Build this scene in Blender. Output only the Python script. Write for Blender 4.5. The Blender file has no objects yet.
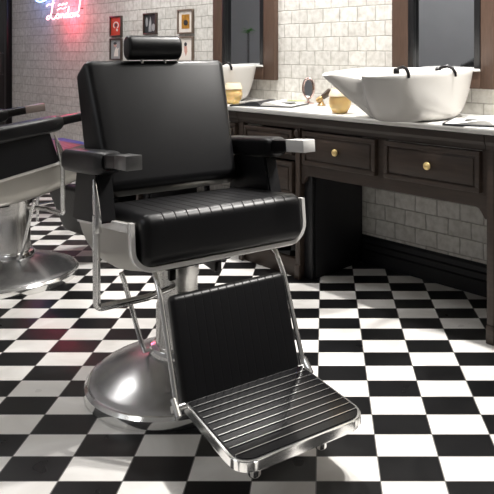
import bpy, bmesh, math, random
from mathutils import Vector, Matrix
random.seed(7)
R = math.radians
PI = math.pi
col = bpy.context.scene.collection

# ------------------------------------------------------------------ camera numbers
H = 1.25            # eye height
F = 640.0           # focal length in pixels of a 494 px frame
CX, CY = 324.0, 53.0
WA = R(-42.69)      # the mirror wall's direction: local x runs right along it, local y into it
WX = Vector((math.cos(WA), math.sin(WA), 0))
WY = Vector((-math.sin(WA), math.cos(WA), 0))
WALL = 3.0          # distance of the mirror wall from the eye
FRONT = 2.50        # front of the cabinets
TOP = 0.928         # worktop height
PITCH = 1.65        # distance between two stations

def W(x, y, z=0.0):
    return WX * x + WY * y + Vector((0, 0, z))

def on_wall(px, py, d):
    """where the sight line through a pixel meets the plane at distance d parallel to the mirror wall"""
    k = (px - CX) / F
    Y = d / (WY.y + WY.x * k)
    X = k * Y
    return WX.x * X + WX.y * Y, H - (py - CY) / F * Y

# ------------------------------------------------------------------ materials
def new_mat(name):
    m = bpy.data.materials.new(name)
    m.use_nodes = True
    nt = m.node_tree
    return m, nt, nt.nodes['Principled BSDF']

def plain(name, c, rough=.5, metal=0., noise=0.0, scale=30., bump=0.0, coat=0., stretch=None, spec=None):
    m, nt, p = new_mat(name)
    p.inputs['Roughness'].default_value = rough
    p.inputs['Metallic'].default_value = metal
    p.inputs['Coat Weight'].default_value = coat
    if spec is not None: p.inputs['Specular IOR Level'].default_value = spec
    p.inputs['Base Color'].default_value = (*c, 1)
    tc = nt.nodes.new('ShaderNodeTexCoord')
    mp = nt.nodes.new('ShaderNodeMapping')
    if stretch: mp.inputs['Scale'].default_value = stretch
    n = nt.nodes.new('ShaderNodeTexNoise')
    n.inputs['Scale'].default_value = scale
    n.inputs['Detail'].default_value = 4
    nt.links.new(tc.outputs['Object'], mp.inputs['Vector'])
    nt.links.new(mp.outputs['Vector'], n.inputs['Vector'])
    if noise:
        r = nt.nodes.new('ShaderNodeMix'); r.data_type = 'RGBA'
        r.inputs[6].default_value = (*[v * (1 - noise) for v in c], 1)
        r.inputs[7].default_value = (*[min(1, v * (1 + noise)) for v in c], 1)
        nt.links.new(n.outputs['Fac'], r.inputs[0])
        nt.links.new(r.outputs[2], p.inputs['Base Color'])
    if bump:
        b = nt.nodes.new('ShaderNodeBump')
        b.inputs['Strength'].default_value = bump
        b.inputs['Distance'].default_value = .002
        nt.links.new(n.outputs['Fac'], b.inputs['Height'])
        nt.links.new(b.outputs['Normal'], p.inputs['Normal'])
    return m

def glow(name, c, strength):
    m, nt, p = new_mat(name)
    p.inputs['Base Color'].default_value = (*c, 1)
    p.inputs['Emission Color'].default_value = (*c, 1)
    p.inputs['Emission Strength'].default_value = strength
    return m

M = {}
M['leather'] = plain('black_leather', (.0050, .0050, .0058), .36, noise=.3, scale=260, bump=.10, spec=.34)
M['leather_side'] = plain('black_leather_matte', (.0045, .0045, .0055), .5, noise=.3, scale=260, bump=.12, spec=.25)
M['chrome'] = plain('chrome', (.84, .84, .83), .13, .92, noise=.04, scale=6)
M['satin'] = plain('satin_steel', (.74, .73, .71), .27, .85, noise=.10, scale=60, stretch=(1, 1, 18))
M['brushed'] = plain('brushed_panel', (.46, .445, .41), .36, .75, noise=.08, scale=40, stretch=(1, 14, 1))
M['base_steel'] = plain('base_steel', (.52, .52, .53), .25, .94, noise=.08, scale=12)
M['bright_trim'] = plain('bright_trim', (.90, .89, .87), .25, .30, noise=.04, scale=8)
M['shaded_trim'] = plain('shaded_trim', (.22, .22, .22), .3, .8, noise=.05, scale=10)  # cap metal with its shade put into the base colour
M['ivory'] = plain('ivory_panel', (.52, .50, .46), .35, .35, noise=.05, scale=10)
M['rubber'] = plain('black_rubber', (.004, .004, .005), .14, noise=.2, scale=90, spec=.28)
M['black_paint'] = plain('black_paint', (.006, .006, .008), .38, noise=.3, scale=8)
M['black_metal'] = plain('black_metal', (.012, .011, .012), .3, .6)
M['ceramic'] = plain('white_ceramic', (.58, .565, .545), .24, coat=.12, noise=.02, scale=4)
M['stone'] = plain('pale_stone', (.72, .71, .68), .22, noise=.12, scale=3.0)
M['dark_wood'] = plain('dark_wood', (.047, .032, .024), .45, noise=.45, scale=9, bump=.1, stretch=(1, 3, 9))
M['dark_wood_edge'] = plain('dark_wood_edge', (.034, .024, .019), .42, noise=.3, scale=9, stretch=(1, 3, 9))
M['side_black'] = plain('charcoal_beadboard', (.012, .012, .014), .5, noise=.35, scale=22, stretch=(1, 7, .4))
M['frame_wood'] = plain('frame_wood', (.088, .052, .036), .45, noise=.3, scale=12, bump=.1, stretch=(8, 8, 1.2))
M['liner'] = plain('black_liner', (.008, .008, .009), .35)
M['brass'] = plain('brass', (1.0, .76, .34), .34, .6)
M['paper'] = plain('paper', (.78, .77, .74), .5, noise=.06, scale=8)
M['print_dark'] = plain('dark_print', (.03, .032, .036), .3, noise=.6, scale=16)
M['grey_print'] = plain('grey_print', (.35, .35, .36), .3, noise=.5, scale=22)
M['rose'] = plain('rose_metal', (.62, .47, .44), .18, 1., noise=.1, scale=20)
M['amber'] = plain('amber_wax', (.95, .65, .28), .3, noise=.12, scale=14)
M['amber'].node_tree.nodes['Principled BSDF'].inputs['Subsurface Weight'].default_value = .3
M['amber'].node_tree.nodes['Principled BSDF'].inputs['Subsurface Radius'].default_value = (.05, .03, .01)
M['amber_pale'] = plain('pale_amber', (.88, .76, .56), .25, noise=.06, scale=14)
M['gold_brown'] = plain('mottled_gold', (.38, .24, .10), .3, .5, noise=.9, scale=55)
M['dark_brown'] = plain('dark_brown', (.055, .035, .022), .3, noise=.6, scale=60)
M['lime'] = plain('yellow_green', (.55, .62, .22), .5, noise=.2, scale=40)
M['purple'] = plain('blue_purple_fabric', (.045, .055, .24), .6, noise=.2, scale=60)
M['red_print'] = plain('red_print', (.62, .06, .03), .4, noise=.15, scale=20)
M['white_print'] = plain('white_print', (.82, .76, .70), .4, noise=.04, scale=30)
M['pink_print'] = plain('pink_print', (.62, .36, .30), .4, noise=.2, scale=30)
M['ochre_print'] = plain('ochre_print', (.42, .20, .03), .4, noise=.9, scale=35)
M['frame_dark'] = plain('dark_picture_frame', (.05, .035, .028), .4)
M['frame_grey'] = plain('grey_brown_picture_frame', (.17, .13, .10), .4)
M['neon_red'] = glow('neon_pink', (1.0, .46, .52), 3.0)
M['neon_blue'] = glow('neon_blue', (.30, .50, 1.0), 5.0)
M['opposite_paint'] = plain('grey_paint', (.30, .30, .31), .8, noise=.12, scale=1.5)
M['ceiling_paint'] = plain('ceiling_paint', (.55, .55, .55), .9, noise=.05, scale=2)
M['leaf'] = plain('green_leaf', (.06, .22, .03), .5, noise=.3, scale=20)
M['trunk'] = plain('dark_trunk', (.05, .05, .05), .6, noise=.3, scale=30)
M['pot'] = plain('grey_pot', (.12, .11, .11), .5, noise=.2, scale=8)

def mirror_mat():
    m, nt, p = new_mat('mirror_glass')
    p.inputs['Base Color'].default_value = (.62, .65, .67, 1)
    p.inputs['Metallic'].default_value = 1
    p.inputs['Roughness'].default_value = .03
    return m
M['mirror'] = mirror_mat()

def glass_mat():
    m, nt, p = new_mat('clear_glass')
    p.inputs['Base Color'].default_value = (1, .97, .92, 1)
    p.inputs['Transmission Weight'].default_value = 1
    p.inputs['Roughness'].default_value = .05
    p.inputs['IOR'].default_value = 1.3
    return m
M['glass'] = glass_mat()

def floor_mat():
    m, nt, p = new_mat('checkered_tiles')
    L = nt.links.new
    tc = nt.nodes.new('ShaderNodeTexCoord')
    mp = nt.nodes.new('ShaderNodeMapping')
    w, d = .1884, .1149
    mp.inputs['Scale'].default_value = (1 / w, 1 / d, 0)
    mp.inputs['Location'].default_value = (.0231 / w, -2.4425 / d, .5)
    L(tc.outputs['Object'], mp.inputs['Vector'])
    ck = nt.nodes.new('ShaderNodeTexChecker')
    ck.inputs['Scale'].default_value = 1
    L(mp.outputs['Vector'], ck.inputs['Vector'])
    sep = nt.nodes.new('ShaderNodeSeparateXYZ'); L(mp.outputs['Vector'], sep.inputs[0])
    def math_node(op, a, b=None, v=None):
        n = nt.nodes.new('ShaderNodeMath'); n.operation = op
        if isinstance(a, (int, float)): n.inputs[0].default_value = a
        else: L(a, n.inputs[0])
        if b is not None:
            if isinstance(b, (int, float)): n.inputs[1].default_value = b
            else: L(b, n.inputs[1])
        return n.outputs[0]
    def edge(axis, g):
        fr = math_node('FRACT', sep.outputs[axis])
        return math_node('LESS_THAN', math_node('MINIMUM', fr, math_node('SUBTRACT', 1.0, fr)), g)
    grout = math_node('MAXIMUM', edge(0, .009), edge(1, .014))
    # soft marbling on the pale tiles
    n1 = nt.nodes.new('ShaderNodeTexNoise'); n1.inputs['Scale'].default_value = 3.2; n1.inputs['Detail'].default_value = 6
    n1.inputs['Distortion'].default_value = 1.2
    L(tc.outputs['Object'], n1.inputs['Vector'])
    rp = nt.nodes.new('ShaderNodeValToRGB')
    rp.color_ramp.elements[0].position = .35; rp.color_ramp.elements[0].color = (.66, .64, .61, 1)
    rp.color_ramp.elements[1].position = .62; rp.color_ramp.elements[1].color = (.83, .815, .79, 1)
    L(n1.outputs['Fac'], rp.inputs[0])
    rk = nt.nodes.new('ShaderNodeValToRGB')
    rk.color_ramp.elements[0].position = .3; rk.color_ramp.elements[0].color = (.004, .004, .0045, 1)
    rk.color_ramp.elements[1].position = .75; rk.color_ramp.elements[1].color = (.009, .009, .0095, 1)
    L(n1.outputs['Fac'], rk.inputs[0])
    L(rp.outputs[0], ck.inputs['Color1']); L(rk.outputs[0], ck.inputs['Color2'])
    mx = nt.nodes.new('ShaderNodeMix'); mx.data_type = 'RGBA'
    L(grout, mx.inputs[0]); L(ck.outputs['Color'], mx.inputs[6]); mx.inputs[7].default_value = (.16, .155, .15, 1)
    L(mx.outputs[2], p.inputs['Base Color'])
    n2 = nt.nodes.new('ShaderNodeTexNoise'); n2.inputs['Scale'].default_value = 9
    L(tc.outputs['Object'], n2.inputs['Vector'])
    mr = nt.nodes.new('ShaderNodeMapRange'); mr.inputs[3].default_value = .22; mr.inputs[4].default_value = .40
    L(n2.outputs['Fac'], mr.inputs[0]); L(mr.outputs[0], p.inputs['Roughness'])
    p.inputs['Specular IOR Level'].default_value = .25
    return m
M['floor'] = floor_mat()

def brick_mat(name, c1, c2, mortar, bw, bh):
    m, nt, p = new_mat(name)
    L = nt.links.new
    tc = nt.nodes.new('ShaderNodeTexCoord')
    sp = nt.nodes.new('ShaderNodeSeparateXYZ'); L(tc.outputs['Object'], sp.inputs[0])
    nz = nt.nodes.new('ShaderNodeTexNoise'); nz.inputs['Scale'].default_value = 7; nz.inputs['Detail'].default_value = 3
    L(tc.outputs['Object'], nz.inputs['Vector'])
    cb = nt.nodes.new('ShaderNodeCombineXYZ'); L(sp.outputs[0], cb.inputs[0]); L(sp.outputs[2], cb.inputs[1])
    wob = nt.nodes.new('ShaderNodeVectorMath'); wob.operation = 'MULTIPLY_ADD'
    L(nz.outputs['Color'], wob.inputs[0]); wob.inputs[1].default_value = (.016, .012, 0); L(cb.outputs[0], wob.inputs[2])
    b = nt.nodes.new('ShaderNodeTexBrick')
    b.inputs['Scale'].default_value = 1
    b.inputs['Brick Width'].default_value = bw
    b.inputs['Row Height'].default_value = bh
    b.inputs['Mortar Size'].default_value = .0038
    b.inputs['Mortar Smooth'].default_value = .55
    b.inputs['Bias'].default_value = -.1
    b.inputs['Color1'].default_value = (*c1, 1); b.inputs['Color2'].default_value = (*c2, 1)
    b.inputs['Mortar'].default_value = (*mortar, 1)
    L(wob.outputs[0], b.inputs['Vector'])
    n = nt.nodes.new('ShaderNodeTexNoise'); n.inputs['Scale'].default_value = 26; n.inputs['Detail'].default_value = 6
    L(tc.outputs['Object'], n.inputs['Vector'])
    mx = nt.nodes.new('ShaderNodeMix'); mx.data_type = 'RGBA'; mx.blend_type = 'MULTIPLY'
    mx.inputs[0].default_value = 1
    rp = nt.nodes.new('ShaderNodeValToRGB')
    rp.color_ramp.elements[0].position = .3; rp.color_ramp.elements[0].color = (.74, .73, .71, 1)
    rp.color_ramp.elements[1].position = .6; rp.color_ramp.elements[1].color = (1, 1, 1, 1)
    L(n.outputs['Fac'], rp.inputs[0])
    L(b.outputs['Color'], mx.inputs[6]); L(rp.outputs[0], mx.inputs[7])
    L(mx.outputs[2], p.inputs['Base Color'])
    sub = nt.nodes.new('ShaderNodeMath'); sub.operation = 'MULTIPLY_ADD'
    L(b.outputs['Fac'], sub.inputs[0]); sub.inputs[1].default_value = -1.0
    mul = nt.nodes.new('ShaderNodeMath'); mul.operation = 'MULTIPLY'; L(n.outputs['Fac'], mul.inputs[0]); mul.inputs[1].default_value = .35
    L(mul.outputs[0], sub.inputs[2])
    bp = nt.nodes.new('ShaderNodeBump'); bp.inputs['Strength'].default_value = .7; bp.inputs['Distance'].default_value = .008
    L(sub.outputs[0], bp.inputs['Height']); L(bp.outputs['Normal'], p.inputs['Normal'])
    p.inputs['Roughness'].default_value = .65
    return m
M['brick'] = brick_mat('white_painted_brick', (.74, .725, .69), (.64, .625, .59), (.46, .44, .41), .142, .0905)
M['red_brick'] = brick_mat('dull_red_brick', (.16, .085, .07), (.12, .07, .06), (.2, .18, .17), .2, .07)

# ------------------------------------------------------------------ mesh helpers
class MB:
    def __init__(self): self.bm = bmesh.new()
    def _xf(self, vs, mat):
        if mat is not None:
            for v in vs: v.co = mat @ v.co
    def box(self, c, s, bevel=0., seg=2, mat=None):
        r = bmesh.ops.create_cube(self.bm, size=1)
        vs = r['verts']
        for v in vs: v.co = Vector((v.co.x * s[0] + c[0], v.co.y * s[1] + c[1], v.co.z * s[2] + c[2]))
        if bevel:
            es = list({e for v in vs for e in v.link_edges})
            o = bmesh.ops.bevel(self.bm, geom=es, offset=bevel, segments=seg, affect='EDGES', profile=.5)
            vs = list({v for f in o['faces'] for v in f.verts} | {v for v in vs if v.is_valid})
        self._xf(vs, mat)
        return self
    def loft(self, rings, closed=True, caps=True):
        rr = [[self.bm.verts.new(p) for p in ring] for ring in rings]
        n = len(rr[0])
        for a, b in zip(rr, rr[1:]):
            for i in range(n if closed else n - 1):
                j = (i + 1) % n
                self.bm.faces.new((a[i], a[j], b[j], b[i]))
        if caps:
            self.bm.faces.new(rr[0][::-1]); self.bm.faces.new(rr[-1])
        return self
    def tube(self, pts, r, seg=14, caps=True):
        pts = [Vector(p) for p in pts]
        rad = r if isinstance(r, (list, tuple)) else [r] * len(pts)
        tang = []
        for i in range(len(pts)):
            t = pts[min(i + 1, len(pts) - 1)] - pts[max(i - 1, 0)]
            tang.append(t.normalized())
        u = tang[0].orthogonal().normalized()
        rings = []
        for i, p in enumerate(pts):
            t = tang[i]
            u = (u - t * u.dot(t)).normalized()
            v = t.cross(u)
            rings.append([p + (u * math.cos(2 * PI * k / seg) + v * math.sin(2 * PI * k / seg)) * rad[i] for k in range(seg)])
        return self.loft(rings, True, caps)
    def lathe(self, prof, seg=48, c=(0, 0, 0), mat=None, sx=1., sy=1.):
        rings = []
        for r, z in prof:
            r = max(r, 1e-4)
            ring = [Vector((c[0] + sx * r * math.cos(2 * PI * k / seg), c[1] + sy * r * math.sin(2 * PI * k / seg), c[2] + z)) for k in range(seg)]
            if mat is not None: ring = [mat @ p for p in ring]
            rings.append(ring)
        return self.loft(rings, True, True)
    def prism(self, poly, a, b, axis='x'):
        def P(u, v, t):
            return {'x': (t, u, v), 'y': (u, t, v), 'z': (u, v, t)}[axis]
        return self.loft([[P(u, v, a) for u, v in poly], [P(u, v, b) for u, v in poly]])
    def build(self, name, mat, parent=None, loc=(0, 0, 0), rot=(0, 0, 0), angle=35, smooth=True):
        bmesh.ops.recalc_face_normals(self.bm, faces=self.bm.faces)
        me = bpy.data.meshes.new(name)
        self.bm.to_mesh(me); self.bm.free()
        if smooth:
            me.polygons.foreach_set('use_smooth', [True] * len(me.polygons))
            me.set_sharp_from_angle(angle=R(angle))
        me.materials.append(mat)
        o = bpy.data.objects.new(name, me)
        col.objects.link(o)
        o.location = loc; o.rotation_euler = rot
        if parent is not None: o.parent = parent
        return o

def rrect(w, h, r, n=6):
    """rounded rectangle, centred"""
    r = max(1e-4, min(r, w / 2 - 1e-4, h / 2 - 1e-4))
    pts = []
    for cx, cy, a0 in ((w / 2 - r, h / 2 - r, 0), (-w / 2 + r, h / 2 - r, 90), (-w / 2 + r, -h / 2 + r, 180), (w / 2 - r, -h / 2 + r, 270)):
        for k in range(n + 1):
            a = R(a0 + 90 * k / n)
            pts.append((cx + r * math.cos(a), cy + r * math.sin(a)))
    return pts

def cushion(width, dy, dz, r_sec, r_end, grooves=0, depth=.004, gw=.005, only_top=False):
    """upholstered block lofted along x: rounded section in (y, z), rounded ends, stitched channels"""
    hw = width / 2
    st = [(-hw + r_end * (1 - math.cos(PI / 2 * k / 6)), r_end * (1 - math.sin(PI / 2 * k / 6)), 0.) for k in range(7)]
    if grooves:
        step = (width - 2 * r_end) / grooves
        for g in range(1, grooves):
            x = -hw + r_end + g * step
            st += [(x - gw * 2.2, 0., 0.), (x - gw, 0., 0.), (x, 0., depth), (x + gw, 0., 0.), (x + gw * 2.2, 0., 0.)]
    else:
        st += [(-hw + r_end + g * (width - 2 * r_end) / 12, 0., 0.) for g in range(1, 12)]
    st += [(hw - r_end * (1 - math.cos(PI / 2 * k / 6)), r_end * (1 - math.sin(PI / 2 * k / 6)), 0.) for k in range(6, -1, -1)]
    rings = []
    for x, i, d in st:
        j = 0. if only_top else d
        sec = rrect(dy - 2 * (i + j), dz - 2 * (i + j), max(r_sec - i - j, .002), 6)
        if only_top: sec = [(p, q - d * max(0., min(1., (q - dz / 2 + r_sec) / (r_sec * .5)))) for p, q in sec]
        rings.append([Vector((x, p, q)) for p, q in sec])
    return MB().loft(rings)

def empty(name, loc=(0, 0, 0), rz=0.):
    o = bpy.data.objects.new(name, None)
    col.objects.link(o)
    o.location = loc; o.rotation_euler = (0, 0, rz)
    o.empty_display_size = .05
    return o

def tag(o, label, cat, group=None, kind=None):
    o['label'] = label; o['category'] = cat
    if group: o['group'] = group
    if kind: o['kind'] = kind
    return o

def struct(o):
    o['kind'] = 'structure'; return o

def copy_tree(o, parent=None):
    c = o.copy(); col.objects.link(c)
    if parent is not None: c.parent = parent
    for ch in [x for x in bpy.data.objects if x.parent == o]: copy_tree(ch, c)
    return c

def catmull(pts, n=6, closed=True):
    out = []
    m = len(pts)
    for i in range(m if closed else m - 1):
        if closed: p0, p1, p2, p3 = (Vector(pts[(i + k - 1) % m]) for k in range(4))
        else:
            p0, p1, p2, p3 = (Vector(pts[min(max(i + k - 1, 0), m - 1)]) for k in range(4))
        for k in range(n):
            t = k / n
            out.append(.5 * ((2 * p1) + (p2 - p0) * t + (2 * p0 - 5 * p1 + 4 * p2 - p3) * t * t + (3 * p1 - p0 - 3 * p2 + p3) * t ** 3))
    if not closed: out.append(Vector(pts[-1]))
    return out

# ------------------------------------------------------------------ the room
XL, XR, OPP, CEIL = -10.5, 3.2, -2.4, 3.1
wrot = (0, 0, WA)
b = MB(); b.box((-4, 1, -.05), (30, 30, .1))
struct(b.build('floor', M['floor'], smooth=False))
b = MB(); b.box(((XL + XR) / 2, WALL + .1, CEIL / 2), (XR - XL + .4, .2, CEIL))
struct(b.build('wall_right', M['brick'], rot=wrot, smooth=False))
b = MB(); b.box(((XL + XR) / 2, OPP - .1, CEIL / 2), (XR - XL + .4, .2, CEIL))
struct(b.build('wall_left', M['opposite_paint'], rot=wrot, smooth=False))
b = MB(); b.box((XL - .1, (WALL + OPP) / 2, CEIL / 2), (.2, WALL - OPP, CEIL))
struct(b.build('wall_back', M['opposite_paint'], rot=wrot, smooth=False))
b = MB(); b.box((XR + .1, (WALL + OPP) / 2, CEIL / 2), (.2, WALL - OPP, CEIL))
struct(b.build('wall_front', M['opposite_paint'], rot=wrot, smooth=False))
b = MB(); b.box(((XL + XR) / 2, (WALL + OPP) / 2, CEIL + .05), (XR - XL + .4, WALL - OPP + .4, .1))
struct(b.build('ceiling', M['ceiling_paint'], rot=wrot, smooth=False))
# black stepped skirting along the mirror wall
prof = [(WALL, 0), (WALL - .034, 0), (WALL - .034, .075), (WALL - .026, .083), (WALL - .026, .112), (WALL - .018, .12), (WALL - .018, .145), (WALL - .008, .158), (WALL, .158)]
b = MB(); b.prism(prof, XL, XR, 'x')
struct(b.build('baseboard_right', M['black_paint'], rot=wrot, angle=20))
# dark brick dado on the far walls, seen only in the mirror
b = MB(); b.box((XL + .02, (WALL + OPP) / 2 - .4, .64), (.04, WALL - OPP - 1.2, 1.28))
struct(b.build('trim_1', M['red_brick'], rot=wrot, smooth=False))

# black framed doorway at the far left end
x9, _ = on_wall(9.5, 50, WALL - .03)
d = empty('door_1', W(x9 - .55, WALL, 0), WA); struct(d)
b = MB()
for s in (-1, 1): b.box((s * .515, -.03, 1.2), (.07, .06, 2.4), .006)
b.box((0, -.03, 2.435), (1.1, .06, .07), .006)
b.build('door_frame', M['black_metal'], d)
b = MB(); b.box((0, -.02, 1.2), (.96, .035, 2.38), .004)
lf = b.build('door_leaf', M['black_paint'], d)
b = MB(); b.tube([(.40, -.04, 1.0), (.40, -.085, 1.0), (.40, -.085, 1.25), (.40, -.04, 1.25)], .01, 10)
b.build('door_handle', M['chrome'], lf)

# ------------------------------------------------------------------ barber chair
def make_chair():
    t = empty('barber_chair')
    # base
    prof = [(.332, .0), (.336, .010), (.334, .034), (.324, .044)]
    b = MB(); b.lathe([(.28, .0)] + prof + [(.300, .048)], 72)
    base_rim = None
    prof = [(.324, .038), (.314, .048), (.29, .058), (.26, .073), (.22, .088), (.18, .102), (.14, .114), (.115, .121), (.10, .125), (.10, .06)]
    bb = MB(); bb.lathe(prof, 72)
    OB = (-.046, -.048, 0)
    base = bb.build('base', M['base_steel'], t, OB)
    b.build('base_rim', M['chrome'], base)
    # column
    b = MB(); b.lathe([(.080, .10), (.080, .30), (.075, .312), (.075, .40), (.080, .41), (.080, .47)], 40)
    cl = b.build('column', M['satin'], t, OB)
    b = MB(); b.lathe([(.104, .112), (.104, .140), (.098, .150), (.084, .154), (.079, .155)], 40)
    b.build('collar', M['chrome'], cl)
    b = MB(); b.box((0, 0, .475), (.26, .30, .03), .008)
    for s in (-1, 1): b.box((s * .09, 0, .44), (.03, .24, .06), .006)
    b.build('seat_bracket', M['black_metal'], t)
    # pump lever
    b = MB(); b.tube([(-.13, -.02, .13), (-.165, -.022, .135), (-.185, -.028, .19), (-.25, -.05, .42), (-.262, -.055, .455)], .0085, 12)
    lv = b.build('pump_lever', M['chrome'], t)
    # tilted seat: pan, trim, cushion
    TILT = R(-6.5)
    piv = (.010, -.362, .545)
    def U_ring(y, zb, zt, hw, rc, th):
        """open U section at depth y; returns a closed ring (outer then inner)"""
        out, inn = [], []
        for ring, o in ((out, 0.), (inn, th)):
            h = hw - o; r = max(rc - o, .01); z0 = zb + o
            zt2 = zt
            ring.append((-h, zt2))
            for k in range(9):
                a = R(180 + 90 * k / 8); ring.append((-h + r + r * math.cos(a), z0 + r + r * math.sin(a)))
            for k in range(9):
                a = R(270 + 90 * k / 8); ring.append((h - r + r * math.cos(a), z0 + r + r * math.sin(a)))
            ring.append((h, zt2))
        return [Vector((x, y, z)) for x, z in out + inn[::-1]]
    # pivot frame: y from the front edge backwards, z from the underside of the front lip
    rear = .722
    def lerp_table(tab, y):
        for (a0, v0), (a1, v1) in zip(tab, tab[1:]):
            if y <= a1: return v0 + (v1 - v0) * max(0, y - a0) / (a1 - a0)
        return tab[-1][1]
    def zb_at(y): return lerp_table([(0, 0), (.1, -.016), (.2, -.030), (.3, -.040), (.45, -.040), (.54, -.030), (.61, -.012), (.66, .012), (.69, .036), (.71, .062), (.722, .100)], y)
    def zt_at(y): return .158 - .045 * y
    ys = [.02, .1, .2, .3, .38, .45, .50, .54, .58, .61, .64, .66, .69, .71, .722]
    hw = .325
    rings = [U_ring(y, zb_at(y), zt_at(y), hw, max(.012, min(.07, (zt_at(y) - zb_at(y)) * .8)), .014) for y in ys]
    b = MB(); b.loft(rings)
    sh = b.build('seat_shell', M['brushed'], t, piv, (TILT, 0, 0), angle=40)
    # trim: front U band and a rail along each top edge
    b = MB(); b.loft([U_ring(y, -.004 + dz, .160, hw + .004, .072, .013) for y, dz in ((0., .004), (.004, 0), (.026, 0), (.03, .004))])
    b.build('front_trim', M['bright_trim'], sh, angle=40)
    for s in (-1, 1):
        b = MB()
        b.loft([[Vector((s * (hw + .002) + ax, y, zt_at(y) - .014 + az)) for ax, az in rrect(.012, .030, .003, 2)] for y in (.028, .2, .4, .69)])
        b.build('edge_trim', M['bright_trim'], sh)
    # cushion: section in y (depth) and z
    c = cushion(.604, .505, .166, .038, .032, 13, .0022, .0022, True)
    c.build('seat', M['leather'], t, (.010, -.362 + .232, .545 + .098 - .026 + .002), (TILT, 0, 0), angle=30)
    # backrest
    LEAN = math.atan2(.214, .476)
    c = cushion(.618, .160, .548, .036, .032, 0)
    for v in c.bm.verts:
        fr = max(0., min(1., (.055 - v.co.y) / .11))
        v.co.x *= 1 - fr * .125 * (1 - min(1, (v.co.z + .28) / .54))
    bk = c.build('backrest', M['leather'], t, (0, .183 + .046 + .026,   .968 - .014 - .008), (-LEAN, 0, 0), angle=30)
    c = cushion(.54, .012, .50, .005, .005, 0)
    c.build('back_board', M['leather_side'], bk, (0, .082, 0))
    for s in (-1, 1):
        b = MB(); b.tube([(s * .20, .11, -.33), (s * .20, .09, -.2), (s * .20, .084, .1)], .013, 10)
        b.build('back_bracket', M['black_metal'], bk)
    # headrest
    c = cushion(.230, .100, .104, .048, .012, 0)
    hd = c.build('headrest', M['leather'], t, (-.020, .30, 1.272), (R(-8), 0, 0), angle=30)
    for s in (-1, 1):
        b = MB(); b.tube([(s * .05, .0, -.03), (s * .05, .012, -.13)], .008, 10)
        b.build('headrest_post', M['chrome'], hd)
    # arms
    for s in (-1, 1):
        # upholstered pad lofted along y
        prof = [(.325, .355, .885, .05, .055), (.315, .350, .888, .080, .074), (.29, .347, .889, .092, .084), (.1, .343, .889, .092, .084), (-.04, .338, .890, .092, .084),
                (-.115, .333, .891, .090, .081), (-.145, .330, .893, .084, .074), (-.163, .328, .895, .070, .058)]
        rings = []
        for y, x, z, w, h in prof:
            rings.append([Vector((s * x + a, y, z + bz)) for a, bz in rrect(w, h, .022, 5)])
        b = MB(); b.loft(rings)
        AT = R(-5.5)
        def arm_co(v):
            q = Vector((v.x, v.y + .345, v.z - .905))
            ca, sa = math.cos(AT), math.sin(AT)
            return Vector((q.x, q.y * ca - q.z * sa - .345, q.y * sa + q.z * ca + .905))
        def tilt_all(mb):
            for v in mb.bm.verts: v.co = arm_co(v.co)
            return mb
        pad = tilt_all(b).build('armrest', M['leather'], t, angle=40)
        rings = []
        for y, x, z, w, h in [(-.14, .328, .898, .058, .050), (-.20, .326, .900, .054, .046), (-.285, .325, .901, .05, .044)]:
            rings.append([Vector((s * x + a, y, z + bz)) for a, bz in rrect(w, h, .006, 3)])
        b = MB(); b.loft(rings)
        tilt_all(b).build('arm_neck', M['black_metal'], pad)
        b = MB(); b.box((s * .325, -.335, .902), (.052, .125, .046), .002)
        tilt_all(b).build('arm_cap', M['bright_trim'] if s > 0 else M['shaded_trim'], pad)  # same metal on both caps: lit right, shaded left, put into the colour
        # padded support between seat pan and arm
        side = [(.25, .600), (-.145, .665), (-.085, .845), (.18, .815)]
        b = MB(); b.prism(side, s * .305, s * .362, 'x')
        bmesh.ops.bevel(b.bm, geom=list(b.bm.edges), offset=.007, segments=2, affect='EDGES')
        b.build('arm_support', M['leather_side'], t)
    # towel bar: a blade on each arm support running into a U of tube
    b = MB()
    pts = []
    def arc(c, a0, a1, r, ax):
        out = []
        for k in range(7):
            a = R(a0 + (a1 - a0) * k / 6)
            out.append((c[0] + r * math.cos(a), -.155, c[2] + r * math.sin(a)))
        return out
    zb_, r_ = .385, .012
    pts = [(-.375, -.15, .70), (-.375, -.152, .60), (-.375, -.155, zb_ + .02)] + arc((-.355, 0, zb_ + .02), 180, 270, .02, 'x') + \
          [(-.20, -.155, zb_), (-.09, -.11, zb_), (-.06, -.05, zb_)]
    b.tube(pts, .0125, 14)
    tb = b.build('towel_bar', M['chrome'], t)
    for s in (-1,):
        rings = []
        for y, z, wy, wx in [(-.152, .64, .026, .024), (-.150, .69, .036, .020), (-.135, .74, .030, .018), (-.118, .79, .014, .014), (-.11, .815, .004, .008)]:
            rings.append([Vector((s * .372 + a, y + bb_, z)) for a, bb_ in rrect(wx, wy, .004, 3)])
        b = MB(); b.loft(rings); b.build('bar_blade', M['chrome'], tb)
    # leg rest
    A = math.atan2(.125, .32)
    c = cushion(.424, .050, .350, .022, .016, 13, .0006, .0018)
    ctr = Vector((.005, -.4600, .305)) + Vector((0, math.cos(A), math.sin(-A))) * .025
    c.build('leg_rest', M['leather'], t, ctr, (-A, 0, 0), angle=30)
    for s in (-1, 1):
        b = MB()
        b.tube([(s * .20, -.16, .535), (s * .222, -.27, .53), (s * .230, -.32, .515), (s * .230, -.375, .45), (s * .230, -.51, .17), (s * .230, -.53, .15)], .0085, 12)
        b.tube([(s * .205, -.51, .165), (s * .246, -.51, .165)], .011, 12)
        b.tube([(s * .238, -.50, .19), (s * .238, -.545, .155)], .009, 10)
        b.build('leg_rest_rail', M['chrome'], t)
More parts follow.
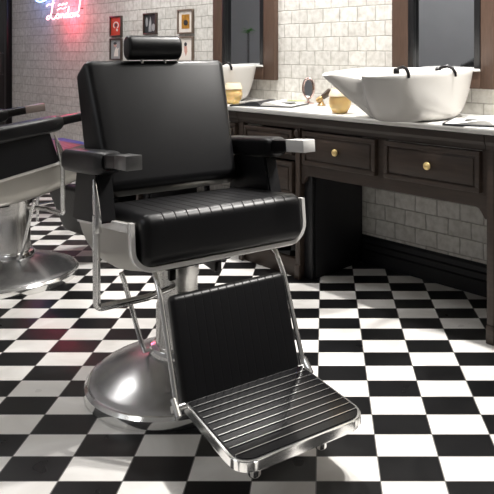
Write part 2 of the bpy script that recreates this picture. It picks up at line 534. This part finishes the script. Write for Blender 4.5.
    # foot plate
    def plate_outline(hw_, y0, y1, rc):
        out = [(-hw_, y1), (hw_, y1)]
        for k in range(9):
            a = R(0 - 90 * k / 8); out.append((hw_ - rc + rc * math.cos(a), y0 + rc + rc * math.sin(a)))
        for k in range(9):
            a = R(270 - 90 * k / 8); out.append((-hw_ + rc + rc * math.cos(a), y0 + rc + rc * math.sin(a)))
        return out
    b = MB(); b.prism([(x + .006, y) for x, y in plate_outline(.214, -.886, -.515, .060)], .146, .176, 'z')
    es = [e for e in b.bm.edges if abs(e.verts[0].co.z - e.verts[1].co.z) < 1e-5]
    bmesh.ops.bevel(b.bm, geom=es, offset=.003, segments=2, affect='EDGES')
    n = 10
    y0, y1 = -.875, -.525
    st = (y1 - y0) / n
    for k in range(1, n): b.box((.006, y0 + k * st, .1765), (.404, .0026, .0105))
    fp = b.build('foot_plate', M['chrome'], t)
    b = MB()
    oo = [(x + .006, y) for x, y in plate_outline(.205, y0, y1, .052)]
    b.prism(oo, .172, .1795, 'z')
    b.build('tread', M['rubber'], fp)
    for s in (-1, 1):
        b = MB(); b.lathe([(.016, .085), (.019, .09), (.019, .115), (.013, .118), (.013, .150)], 18, (s * .11 - .012, -.81, 0))
        b.build('foot_peg', M['chrome'], fp)
    return t

A1 = math.atan2(.563, .826)
chair = make_chair()
chair.location = (-.547, 2.506, 0); chair.rotation_euler = (0, 0, A1)
tag(chair, 'black leather barber chair with raised foot plate, whole in the foreground', 'barber chair', 'barber chairs')
chair2 = copy_tree(chair)
chair2.location = (-1.79, 3.56, 0); chair2.rotation_euler = (0, 0, R(140.3))
tag(chair2, 'black barber chair cut off by left edge, turned towards the wall', 'barber chair', 'barber chairs')

M['cap_brown'] = plain('brown_grey_metal_cap', (.26, .21, .19), .4, .5, noise=.1, scale=20)  # brown grey tone for the second chair's arm caps
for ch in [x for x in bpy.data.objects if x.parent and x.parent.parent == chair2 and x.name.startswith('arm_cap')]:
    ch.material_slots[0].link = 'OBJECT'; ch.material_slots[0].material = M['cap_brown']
# ------------------------------------------------------------------ waiting chair glimpsed behind
t = empty('stool', (-2.14, 5.02, 0), WA)
tag(t, 'low stool with blue purple seat and thin chrome legs glimpsed between the two barber chairs', 'stool')
c = cushion(.40, .40, .11, .04, .04, 0); c.build('seat', M['purple'], t, (0, 0, .50))
for sx in (-1, 1):
    for sy in (-1, 1):
        b = MB(); b.tube([(sx * .17, sy * .17, .47), (sx * .19, sy * .19, .0)], .011, 10); b.build('leg', M['chrome'], t)
b = MB(); m4 = [(.184 * math.cos(a * PI / 2 + PI / 4) * 1.41, .184 * math.sin(a * PI / 2 + PI / 4) * 1.41, .12) for a in range(5)]
b.tube(m4, .008, 8); b.build('stretcher', M['chrome'], t)

# ------------------------------------------------------------------ vanity cabinets
XP0, _ = on_wall(300, 200, FRONT)        # kneehole left end (= right end of a drawer pedestal)
XP1, _ = on_wall(486, 200, FRONT)        # kneehole right end
PW = PITCH - (XP1 - XP0)                 # pedestal width
DEP = WALL - .035 - FRONT
def knob(x, z, parent):
    b = MB()
    m_ = Matrix.Translation((x, 0, z)) @ Matrix.Rotation(R(90), 4, 'X')
    b.lathe([(.016, 0), (.014, .003), (.007, .006), (.007, .014), (.015, .019), (.019, .025), (.017, .031), (.009, .035), (0, .036)], 20, mat=m_)
    b.build('knob', M['brass'], parent)
def drawer(x0, x1, z0, z1, parent):
    b = MB()
    w_ = .022
    b.box(((x0 + x1) / 2, .012, (z0 + z1) / 2), (x1 - x0, .03, z1 - z0), .002)
    # raised frame around a recessed field
    b.box(((x0 + x1) / 2, -.005, z1 - w_ / 2), (x1 - x0, .012, w_), .003)
    b.box(((x0 + x1) / 2, -.005, z0 + w_ / 2), (x1 - x0, .012, w_), .003)
    b.box((x0 + w_ / 2, -.005, (z0 + z1) / 2), (w_, .012, z1 - z0 - 2 * w_), .003)
    b.box((x1 - w_ / 2, -.005, (z0 + z1) / 2), (w_, .012, z1 - z0 - 2 * w_), .003)
    b.box(((x0 + x1) / 2, -.004, (z0 + z1) / 2), (x1 - x0 - 2 * w_ - .02, .010, z1 - z0 - 2 * w_ - .02), .003)
    d_ = b.build('drawer', M['dark_wood'], parent)
    knob((x0 + x1) / 2, (z0 + z1) / 2, d_)
    return d_

def make_cabinet():
    t = empty('vanity_cabinet')          # local x = 0 at the kneehole's left end, y = 0 at the front
    kw = XP1 - XP0
    zt = TOP - .03
    # drawer pedestal carcass
    b = MB()
    for x in (-PW + .02, -.02): b.box((x, .02, zt / 2), (.036, .04, zt), .004)
    b.box((-PW / 2, .03, zt - .036), (PW - .08, .03, .072), .003)
    for z in (.665, .445, .225): b.box((-PW / 2, .03, z), (PW - .08, .03, .03), .003)
    b.box((-PW / 2, .03, .05), (PW - .08, .03, .10), .003)
    b.box((-PW / 2, DEP - .01, zt / 2), (PW - .06, .02, zt))
    b.build('pedestal', M['dark_wood'], t)
    b = MB(); b.box((.018, .05, zt / 2 - .05), (.072, .018, zt - .102), .002); b.build('side_panel', M['side_black'], t)
    for x in (-PW + .012, .045):
        b = MB(); b.box((x, DEP / 2 + .04, zt / 2 - .05), (.018, DEP - .06, zt - .102), .002)
        b.build('side_panel', M['side_black'], t)
    for x in (-PW + .02, -.02):
        b = MB(); b.box((x, .014, .04), (.039, .04, .08), .004); b.build('foot', M['dark_wood'], t)
    for z0, z1 in ((.685, .82), (.455, .640), (.245, .425)): drawer(-PW + .055, -.055, z0, z1, t)
    # apron over the kneehole, with arched lower corners
    kx = kw - .004
    def low(x):
        u = min(x, kw - x)
        if u < .012: return .53
        if u < .055: return .53 + .048 * math.sin((u - .012) / .043 * PI / 2)
        return .578
    xs = [0, .012, .02, .03, .04, .055, kw / 2, kw - .055, kw - .04, kw - .03, kw - .02, kw - .012, kw]
    poly = [(x, low(x)) for x in xs] + [(kw, .64), (0, .64)]
    b = MB(); b.prism(poly, .012, .035, 'y')
    b.box((kw / 2, .024, zt - .036), (kw, .024, .072))
    b.box((kw / 2 - .008, .024, .735), (.05, .024, .20))
    for x in (.012, kw - .012): b.box((x, .024, .735), (.024, .024, .20))
    b.build('apron', M['dark_wood'], t)
    m_ = kw / 2 - .008
    drawer(.026, m_ - .028, .642, .822, t)
    drawer(m_ + .028, kw - .026, .642, .822, t)
    b = MB(); b.box((kw / 2, .25, .835), (kw, DEP - .26, .02)); b.build('shelf_board', M['dark_wood'], t)
    # cornice under the worktop
    cp = [(.02, zt - .062), (-.004, zt - .062), (-.006, zt - .045), (-.016, zt - .030), (-.018, zt - .002), (.02, zt - .002)]
    b = MB(); b.prism(cp, -PW + .002, kw - .002, 'x'); b.build('cornice', M['dark_wood_edge'], t, angle=20)
    b = MB(); m2 = Matrix.Translation((-.02, -.004, zt - .09)) @ Matrix.Rotation(R(90), 4, 'X')
    b.lathe([(.018, 0), (.018, .006), (.012, .010), (.006, .011), (0, .012)], 20, mat=m2); b.build('rosette', M['dark_wood'], t)
    return t

cab = make_cabinet()
cab.location = W(XP0, FRONT, 0); cab.rotation_euler = wrot
tag(cab, 'dark wood vanity unit with brass knobs and open knee space, below the large basin', 'cabinet', 'vanity units along the wall')
cab2 = copy_tree(cab); cab2.location = W(XP0 + PITCH, FRONT, 0)
tag(cab2, 'dark wood vanity unit at right edge of photo, only its corner post showing', 'cabinet', 'vanity units along the wall')
cab3 = copy_tree(cab); cab3.location = W(XP0 - PITCH, FRONT, 0)
tag(cab3, 'dark wood vanity unit half hidden behind the foreground chair, farthest along the wall', 'cabinet', 'vanity units along the wall')

x0, x1 = XP0 - PITCH - PW - .02, XP0 + 2 * PITCH - PW + .05
b = MB(); b.box(((x0 + x1) / 2, (2.475 + WALL) / 2, TOP - .014), (x1 - x0, WALL - 2.475 - .002, .028), .004)
wt = b.build('worktop', M['stone'], rot=wrot)
tag(wt, 'long pale stone worktop running along the brick wall under the mirrors', 'worktop')

# ------------------------------------------------------------------ wall mirrors
def make_mirror(wid, z0, z1):
    t = empty('wall_mirror')
    fw, lw, bw = .115, .035, .092
    b = MB()
    for s in (-1, 1): b.box((s * (wid / 2 - fw / 2), -.02, (z0 + z1) / 2), (fw, .04, z1 - z0), .006)
    for z, h_ in ((z0 + bw / 2, bw), (z1 - fw / 2, fw)): b.box((0, -.02, z), (wid - 2 * fw + .002, .04, h_), .006)
    b.build('frame', M['frame_wood'], t)
    b = MB()
    iw = wid / 2 - fw
    for s in (-1, 1): b.box((s * (iw - lw / 2), -.025, (z0 + z1) / 2), (lw, .034, z1 - z0 - 2 * bw), .003)
    b.build('liner', M['liner'], t)
    b = MB(); b.box((0, -.008, (z0 + z1) / 2), (2 * iw - 2 * lw + .01, .008, z1 - z0 - 2 * bw))
    b.build('mirror_glass', M['mirror'], t, smooth=False)
    b = MB(); b.box((0, -.028, z0 + bw + .004), (2 * iw, .045, .014), .003); b.build('ledge', M['stone'], t)
    return t
ma, _ = on_wall(212.5, 40, WALL - .04); mb_, _ = on_wall(278.0, 40, WALL - .006)
_, mz = on_wall(277.5, 80.5, WALL - .04)
mc, _ = on_wall(391.5, 40, WALL - .04)
wid = mb_ - ma
mir = make_mirror(wid, mz, 2.45)
mir.location = W((ma + mb_) / 2, WALL, 0); mir.rotation_euler = wrot
tag(mir, 'brown framed wall mirror just right of the foreground headrest, farther from the camera', 'mirror', 'framed wall mirrors')
mir2 = copy_tree(mir); mir2.location = W(mc + wid / 2, WALL, 0)
tag(mir2, 'brown framed wall mirror above the large basin at right', 'mirror', 'framed wall mirrors')

# ------------------------------------------------------------------ shampoo basins
def make_basin():
    t = empty('shampoo_basin')
    rim = catmull([(-.12, -.475), (-.035, -.335), (.075, -.470), (.16, -.43), (.23, -.33), (.268, -.12), (.262, .12), (.20, .25), (0, .275), (-.20, .25), (-.272, .12), (-.275, -.12), (-.25, -.33), (-.185, -.45)], 6)
    n = len(rim)
    ctr = Vector((0, -.02))
    # bottom outline: match by direction
    bot = []
    for p in rim:
        a = math.atan2(p[1] - ctr.y, p[0] - ctr.x)
        bot.append(Vector((.185 * math.cos(a), -.01 + .185 * math.sin(a))))
    Hh = .235
    def rimz(p):
        return Hh - .020 * max(0, min(1, (-p[1] - .1) / .4)) - (.028 * max(0, 1 - ((p[0] + .02) / .085) ** 2) if p[1] < -.3 else 0)
    rings = []
    for k in range(25):
        u = (k / 24) ** 2.4
        ring = []
        for p, q in zip(rim, bot):
            fr = max(0., min(1., (-p[1] + .1) / .5))        # 0 at the back, 1 at the front
            lf_ = max(0., min(1., (-p[0] - .035) / .06))
            e = .27 + fr * fr * (3 - 2 * fr) * .58 * lf_
            g = u ** e if u > 0 else 0
            z = rimz(p) * u
            pt = q + (Vector(p[:2]) - q) * g
            ring.append(Vector((pt.x, pt.y, z)))
        rings.append(ring)
    # rounded lip then the hollow inside
    for off, dz in ((.004, .006), (.014, .008), (.022, .003)):
        rings.append([Vector((p[0], p[1], rimz(p) + dz)) - Vector(((Vector(p[:2]) - ctr).normalized().x * off, (Vector(p[:2]) - ctr).normalized().y * off, 0)) for p in rim])
    for k in range(1, 17):
        u = (1 - k / 16) ** 2.0
        ring = []
        for p, q in zip(rim, bot):
            d_ = (Vector(p[:2]) - ctr)
            pp = Vector(p[:2]) - d_.normalized() * .024
            qq = q * .45
            fr = max(0., min(1., (-p[1] + .1) / .5))
            lf_ = max(0., min(1., (-p[0] - .035) / .06))
            g = u ** (.25 + fr * (.02 + .60 * lf_)) if u > 0 else 0
            pt = qq + (pp - qq) * g
            ring.append(Vector((pt.x, pt.y, .04 + (rimz(p) - .04) * u)))
        rings.append(ring)
    b = MB(); b.loft(rings)
    b.build('bowl', M['ceramic'], t, angle=50)
    # black taps clipped over the near rim
    for (x, y, a) in ((.215, -.33, R(-20)), (.265, -.03, R(0))):
        ca, sa = math.cos(a), math.sin(a)
        def P(u, z): return (x + ca * u, y + sa * u, Hh - .012 + z)
        b = MB()
        b.tube([P(-.085, .012), P(-.06, .030), P(-.025, .036), P(.0, .028), P(.016, .006), P(.018, -.012)], [.007, .008, .008, .008, .007, .006], 10)
        b.lathe([(.014, 0), (.014, .02), (.009, .026), (0, .027)], 14, P(-.08, .005))
        b.build('tap', M['black_metal'], t)
    return t
BX, BY = -1.865, 2.657
bas = make_basin()
bas.location = W(BX, BY, TOP); bas.rotation_euler = wrot
tag(bas, 'large white ceramic shampoo basin on worktop at right, under the nearer mirror', 'basin', 'white shampoo basins')
bas2 = copy_tree(bas); bas2.location = W(BX - PITCH, BY, TOP)
tag(bas2, 'white shampoo basin on worktop partly hidden behind the backrest of the foreground chair', 'basin', 'white shampoo basins')

# ------------------------------------------------------------------ things on the worktop
def make_magazine(name, L_, D_, left_mat, right_mat):
    t = empty(name)
    for s, mt in ((-1, left_mat), (1, right_mat)):
        rings = []
        for k in range(11):
            u = k / 10
            x = s * u * L_
            z = .004 + .020 * math.sin(PI * min(1, u * 1.25) ** .55) * (1 - .5 * u)
            rings.append([Vector((x, -D_ / 2, .006)), Vector((x, -D_ / 2, .006 + z)), Vector((x, D_ / 2, .006 + z)), Vector((x, D_ / 2, .006))])
        b = MB(); b.loft(rings)
        b.build('page', mt, t, angle=50)
    b = MB(); b.box((0, 0, .004), (2 * L_ + .012, D_ + .012, .008), .002); b.build('cover', M['print_dark'], t)
    return t
mg = make_magazine('open_magazine', .20, .26, M['print_dark'], M['paper'])
mg.location = (-.335, 3.945, TOP); mg.rotation_euler = (0, 0, R(-20))
tag(mg, 'open magazine with one dark and one white page beside the small round mirror', 'magazine', 'magazines on the worktop')
# a picture block on the white page
b = MB(); b.box((.115, .02, .0225), (.09, .12, .001)); b.build('printed_picture', M['grey_print'], mg)
mg2 = make_magazine('open_magazine', .22, .26, M['paper'], M['paper'])
b = MB(); b.box((-.10, .0, .0265), (.10, .16, .0015)); b.build('printed_picture', M['grey_print'], mg2)
b = MB(); b.box((-.222, 0, .006), (.012, .266, .012), .003); b.build('cover_fold', M['print_dark'], mg2)
xr, _ = on_wall(487, 121, 2.70)
mg2.location = W(xr + .085, 2.65, TOP); mg2.rotation_euler = (0, 0, WA + R(20))
tag(mg2, 'open magazine with dark cover edge on worktop at the right edge of photo', 'magazine', 'magazines on the worktop')

# comb on the magazine
b = MB(); b.box((0, .010, .004), (.115, .012, .004), .001)
for k in range(22): b.box((-.052 + k * .005, -.004, .004), (.0022, .022, .003))
cb = b.build('comb', M['lime'], None, (-.175, 3.96, TOP + .0225), (0, 0, R(-16)))
tag(cb, 'yellow green comb lying on the white page of the open magazine', 'comb')

# round stand mirror in rose metal
k = (309 - CX) / F
px_, _ = on_wall(309, 90, 2.93)
t = empty('stand_mirror', W(px_, 2.925, TOP), R(-20))
tag(t, 'small oval table mirror in rose metal standing near the brick wall', 'mirror')
b = MB(); b.lathe([(.036, 0), (.036, .006), (.014, .012), (.007, .018), (.006, .035)], 24); b.build('base', M['rose'], t)
mt_ = Matrix.Translation((0, 0, .098)) @ Matrix.Rotation(R(90), 4, 'X')
b = MB(); rings = []
for q in range(41):
    a = 2 * PI * q / 40
    c_ = Vector((.036 * math.cos(a), 0, .098 + .062 * math.sin(a)))
    rad = Vector((math.cos(a), 0, math.sin(a)))
    rings.append([c_ + rad * .009 * math.cos(2 * PI * j / 10) + Vector((0, 1, 0)) * .009 * math.sin(2 * PI * j / 10) for j in range(10)])
b.loft(rings, True, False); rg = b.build('ring', M['rose'], t, angle=60)
b = MB(); b.lathe([(.0345, -.003), (.0345, .003)], 32, mat=mt_, sy=1.72); b.build('mirror_glass', M['mirror'], rg)

# shaving brush leaning in its stand
px_, _ = on_wall(321, 95, 2.86)
t = empty('shaving_brush', W(px_ - .005, 2.87, TOP), R(0))
tag(t, 'dark brown and gold shaving brush leaning in a small stand under the basin lip', 'shaving brush')
b = MB(); b.lathe([(.026, 0), (.026, .006), (.018, .012), (.012, .028)], 20); b.build('stand', M['gold_brown'], t)
m3 = Matrix.Translation((-.02, 0, .030)) @ Matrix.Rotation(R(52), 4, 'Y')
b = MB(); b.lathe([(.008, -.012), (.017, -.006), (.020, .008), (.017, .022), (.013, .032)], 20, mat=m3); hb = b.build('handle', M['gold_brown'], t)
b = MB(); b.lathe([(.013, .031), (.017, .036), (.019, .060), (.022, .088), (.019, .10), (0, .104)], 20, mat=m3); b.build('bristles', M['dark_brown'], t)

# amber candle jars
def make_jar():
    t = empty('candle_jar')
    b = MB(); b.lathe([(.034, 0), (.040, .004), (.056, .028), (.061, .050), (.056, .072), (.046, .080), (0, .080)], 32)
    b.build('amber_filling', M['amber'], t)
    prof_o = [(.036, -.0), (.043, .002), (.060, .027), (.066, .052), (.060, .080), (.049, .100), (.044, .106)]
    prof_i = [(.042, .106), (.047, .099), (.0575, .080), (.0575, .0735)]
    b = MB(); b.lathe([(.058, .074), (.0615, .078), (.0605, .082), (.052, .098), (.046, .108), (.042, .108), (.047, .098), (.055, .082)], 32)
    b.build('glass_rim', M['amber_pale'], t)
    return t
px_, _ = on_wall(340, 105, 2.575)
jar = make_jar(); jar.location = W(px_ + .0, 2.575, TOP); jar.rotation_euler = wrot
jar.scale = (1, 1, 1.22)
tag(jar, 'round amber candle jar with pale rim beside the large basin', 'jar', 'amber candle jars')
px_, _ = on_wall(233, 95, 2.60)
jar2 = copy_tree(jar); jar2.location = W(px_, 2.60, TOP)
tag(jar2, 'round amber candle jar in front of the half hidden basin behind the chair', 'jar', 'amber candle jars')

# ------------------------------------------------------------------ small framed pictures
def picture(xa, xb, ya, yb, frame_m, field, label, extra):
    u0, z1 = on_wall(xa, ya, WALL - .02); u1, _ = on_wall(xb, ya, WALL - .02)
    _, z0 = on_wall((xa + xb) / 2, yb, WALL - .02); _, z1 = on_wall((xa + xb) / 2, ya, WALL - .02)
    w_, h_ = u1 - u0, z1 - z0
    t = empty('framed_picture', W((u0 + u1) / 2, WALL, (z0 + z1) / 2), WA)
    tag(t, label, 'picture', 'small framed pictures on the brick wall')
    fw = .012
    b = MB()
    for s in (-1, 1):
        b.box((s * (w_ / 2 - fw / 2), -.011, 0), (fw, .022, h_), .002)
        b.box((0, -.011, s * (h_ / 2 - fw / 2)), (w_ - 2 * fw, .022, fw), .002)
    b.build('frame', frame_m, t)
    b = MB(); b.box((0, -.005, 0), (w_ - 2 * fw, .010, h_ - 2 * fw)); b.build('print', field, t)
    extra(t, w_ - 2 * fw, h_ - 2 * fw)
def blob(pts, m, t, y=-.0115, name='motif'):
    b = MB(); b.prism(pts, y, y + .002, 'y'); b.build(name, m, t, smooth=False)
def ell(cx, cz, rx, rz, n=20): return [(cx + rx * math.cos(2 * PI * q / n), cz + rz * math.sin(2 * PI * q / n)) for q in range(n)]
def pic_red(t, w, h):
    b = MB(); rings = []
    for q in range(21):
        a = R(-60) + R(300) * q / 20
        rings.append([Vector((r_ * w * math.cos(a), y_, .06 * h + r_ * .72 * h * math.sin(a))) for r_, y_ in ((.20, -.012), (.28, -.012), (.28, -.010), (.20, -.010))])
    b.loft(rings); b.build('motif', M['white_print'], t)
    blob(ell(.0, .06 * h, .11 * w, .09 * h), M['print_dark'], t)
    blob([(.05 * w, -.12 * h), (.22 * w, -.2 * h), (.12 * w, -.3 * h), (.02 * w, -.22 * h)], M['white_print'], t)
def pic_white_fig(t, w, h):
    blob([(-.22 * w, -.38 * h), (.22 * w, -.38 * h), (.2 * w, -.1 * h), (.3 * w, .08 * h), (.1 * w, .02 * h), (.02 * w, .12 * h), (-.12 * w, -.08 * h)], M['white_print'], t)
    blob(ell(-.08 * w, .22 * h, .14 * w, .10 * h), M['pink_print'], t)
    blob(ell(-.08 * w, .31 * h, .16 * w, .07 * h), M['print_dark'], t, -.0125)
def pic_grey(t, w, h):
    blob([(-.14 * w, -.42 * h), (.12 * w, -.42 * h), (.10 * w, .1 * h), (.03 * w, .38 * h), (-.08 * w, .1 * h)], M['grey_print'], t)
    blob(ell(.28 * w, -.2 * h, .14 * w, .2 * h), M['grey_print'], t)
    blob(ell(-.30 * w, .1 * h, .10 * w, .25 * h), M['grey_print'], t)
def pic_ochre(t, w, h):
    blob([(-.29 * w, -.33 * h), (.29 * w, -.33 * h), (.29 * w, .33 * h), (-.29 * w, .33 * h)], M['ochre_print'], t)
    blob(ell(.02 * w, -.05 * h, .16 * w, .13 * h), M['print_dark'], t, -.0125)
def pic_figure(t, w, h):
    blob(ell(0, .22 * h, .10 * w, .09 * h), M['print_dark'], t)
    blob([(-.10 * w, .14 * h), (.10 * w, .14 * h), (.13 * w, -.1 * h), (.02 * w, -.3 * h), (-.08 * w, -.1 * h)], M['pink_print'], t)
picture(109.4, 120.8, 16.0, 36.5, M['frame_dark'], M['red_print'], 'small red print with pale ring, upper left of the framed pictures', pic_red)
picture(109.4, 120.8, 38.5, 60.0, M['frame_dark'], M['grey_print'], 'small grey framed print of a figure in white, below the red print', pic_white_fig)
picture(142.8, 155.8, 13.0, 34.5, M['frame_dark'], M['print_dark'], 'dark grey framed print above the headrest of the foreground chair', pic_grey)
picture(177.0, 192.3, 9.2, 33.8, M['frame_grey'], M['white_print'], 'framed print with white mount and ochre picture, top right of the pictures', pic_ochre)
picture(177.0, 192.3, 36.5, 62.0, M['frame_grey'], M['white_print'], 'framed print of a small standing figure on white, below the ochre picture', pic_figure)

# ------------------------------------------------------------------ neon sign
xa, za = on_wall(46, 19, WALL - .05); xb, _ = on_wall(82, 19, WALL - .05)
_, zb0 = on_wall(64, 19.0, WALL - .05); _, zt0 = on_wall(64, 0.0, WALL - .05)
SW = xb - xa; SH = zt0 - zb0
ns = empty('neon_sign', W((xa + xb) / 2, WALL, zb0), WA)
tag(ns, 'pink script neon sign glowing on the brick wall at upper left', 'neon sign')
def neon(name, pts, m, r=.007):
    """pts in sign units: x 0..1 across, z 0..1 from the lowest stroke to the photo's top edge"""
    pp = catmull([((x - .5) * SW, -.05, z * SH) for x, z in pts], 6, False)
    b = MB(); b.tube(pp, r, 8); return b.build(name, m, ns)
# capital letter with a tall stem and looped foot, then small joined letters, after the script in the photo
neon('tube', [(.17, 1.35), (.20, 1.45), (.23, 1.25), (.20, .85), (.17, .45), (.12, .16), (.06, .04), (.02, .10), (.07, .24), (.13, .18), (.19, .06), (.24, .05), (.28, .14)], M['neon_red'])
neon('tube', [(.34, .30), (.30, .20), (.31, .08), (.36, .06), (.39, .16), (.37, .28), (.34, .30), (.42, .24)], M['neon_red'])
neon('tube', [(.43, .28), (.44, .08), (.45, .22), (.49, .28), (.51, .18), (.51, .08), (.54, .10)], M['neon_red'])
neon('tube', [(.62, .26), (.58, .28), (.55, .18), (.57, .08), (.61, .10), (.635, .30), (.65, .62), (.63, .30), (.64, .09), (.67, .09)], M['neon_red'])
neon('tube', [(.73, .28), (.69, .22), (.69, .10), (.73, .07), (.77, .14), (.76, .25), (.73, .28), (.79, .22)], M['neon_red'])
neon('tube', [(.80, .28), (.81, .08), (.82, .22), (.86, .28), (.88, .18), (.89, .08), (.93, .12)], M['neon_red'])
# smaller word above and the tall slanting stroke at the right
neon('tube', [(.34, .52), (.42, .58), (.50, .55), (.58, .60)], M['neon_red'])
neon('tube', [(.36, .72), (.40, .80), (.46, .74), (.50, .82), (.56, .76), (.60, .84)], M['neon_red'])
neon('tube', [(.02, .78), (.08, .86), (.16, .84), (.24, .92)], M['neon_red'])
neon('tube', [(.98, 1.5), (.97, 1.1), (.94, .70), (.92, .40), (.90, .30)], M['neon_red'])
neon('tube', [(-.30, 1.15), (-.18, 1.06), (-.04, 1.10), (.06, 1.25), (.10, 1.5)], M['neon_blue'])
b = MB()
for x, z in ((.15, .3), (.9, .5), (.5, .57), (-.17, 1.06)): b.tube([((x - .5) * SW, -.046, z * SH), ((x - .5) * SW, 0, z * SH)], .006, 8)
b.build('standoff', M['frame_grey'], ns)

# potted palm by the far wall, seen in the mirror
tp = empty('potted_palm', (-6.165, 4.773, 0))
tag(tp, 'small tree with green crown on thin trunk, reflected in the farther mirror', 'plant')
b = MB(); b.lathe([(.15, 0), (.20, .35), (.19, .36), (.17, .34), (0, .33)], 24); b.build('pot', M['pot'], tp)
b = MB(); b.tube([(0, 0, .3), (.01, 0, .9), (0, .0, 1.60)], .016, 10); b.build('trunk', M['trunk'], tp)
b = MB()
for q in range(26):
    a = 2 * PI * q / 26 + random.uniform(-.1, .1); l_ = random.uniform(.08, .13); up = random.uniform(-.02, .07)
    d_ = Vector((math.cos(a), math.sin(a), 0)); n_ = Vector((-d_.y, d_.x, 0))
    p0 = Vector((0, 0, 1.58))
    rings = [[p0 + d_ * l_ * u + Vector((0, 0, up * math.sin(PI * u * .8))) + n_ * w_ * s for s in (-1, 1)] + [p0 + d_ * l_ * u + Vector((0, 0, up * math.sin(PI * u * .8) + .004))] for u, w_ in ((0, .006), (.3, .016), (.7, .015), (1, .003))]
    b.loft(rings)
b.build('crown', M['leaf'], tp)

# ------------------------------------------------------------------ light
def spot(name, loc, target, power, size_deg, blend, radius, color=(1, .965, .92)):
    l = bpy.data.lights.new(name, 'SPOT'); l.energy = power; l.spot_size = R(size_deg); l.spot_blend = blend
    l.shadow_soft_size = radius; l.color = color
    o = bpy.data.objects.new(name, l); col.objects.link(o); o.location = loc
    o.rotation_euler = (Vector(target) - Vector(loc)).to_track_quat('-Z', 'Y').to_euler()
    return o
def area(name, loc, target, power, sx, sy, color=(1, .98, .95)):
    l = bpy.data.lights.new(name, 'AREA'); l.shape = 'RECTANGLE'; l.size = sx; l.size_y = sy; l.energy = power; l.color = color
    o = bpy.data.objects.new(name, l); col.objects.link(o); o.location = loc
    o.rotation_euler = (Vector(target) - Vector(loc)).to_track_quat('-Z', 'Y').to_euler()
    return o
# ceiling spots in a row above the worktop edge
for i, x in enumerate((-4.3, -2.6, -.9)):
    spot('ceiling_spot', W(x, 2.50, 3.02), W(x, 2.60, 0), (65, 255, 255)[i], 92, .7, .03)
spot('ceiling_spot', (.75, 2.75, 3.02), (.45, 2.1, 0), 260, 85, .8, .05)
area('ceiling_fill', (.1, 3.0, 3.04), (-.1, 2.7, 0), 32, 2.2, .8)  # soft fill added overhead, its source unseen
area('ceiling_fill', (-2.3, 4.2, 3.04), (-2.3, 4.0, 0), 46, 1.6, .8)  # second added overhead fill, lifts the floor near the rear chair
area('far_wall_fill', W(-4.5, -1.2, 3.0), W(-4.5, -2.4, 1.0), 62, 5.0, .4)  # unseen fill, added to lighten the wall reflected in the mirrors
area('far_wall_fill', W(-8.6, .5, 3.0), W(-10.4, -.5, 1.0), 75, 1.0, 1.0)  # another added fill, for the end wall in the farther mirror
area('left_fill', (-3.4, .6, 2.3), (-.4, 2.6, .6), 7, 1.2, 1.2, (.92, .96, 1))  # cool unseen fill from the left, added to brighten the chair metal
pl = bpy.data.lights.new('neon_glow', 'POINT'); pl.energy = 7; pl.color = (1, .05, .12); pl.shadow_soft_size = .12
po = bpy.data.objects.new('neon_glow', pl); col.objects.link(po); po.location = W((xa + xb) / 2 + .12, WALL - .15, zb0 + .05)
pl = bpy.data.lights.new('neon_glow_blue', 'POINT'); pl.energy = 4; pl.color = (.2, .35, 1); pl.shadow_soft_size = .12
po = bpy.data.objects.new('neon_glow_blue', pl); col.objects.link(po); po.location = W(xa - .10, WALL - .18, zb0 + .36)

wd = bpy.data.worlds.new('world'); bpy.context.scene.world = wd; wd.use_nodes = True
wd.node_tree.nodes['Background'].inputs[0].default_value = (.5, .55, .6, 1)
wd.node_tree.nodes['Background'].inputs[1].default_value = .2

# ------------------------------------------------------------------ camera
cd = bpy.data.cameras.new('camera'); cam = bpy.data.objects.new('camera', cd); col.objects.link(cam)
cam.location = (0, 0, H); cam.rotation_euler = (R(90), 0, 0)
cd.sensor_width = 36; cd.sensor_fit = 'HORIZONTAL'; cd.lens = F / 494 * 36
cd.shift_x = -(CX - 247) / 494; cd.shift_y = -(247 - CY) / 494
cd.clip_start = .05
bpy.context.scene.camera = cam
vs = bpy.context.scene.view_settings
vs.view_transform = 'Standard'; vs.look = 'None'; vs.exposure = 0; vs.gamma = 1
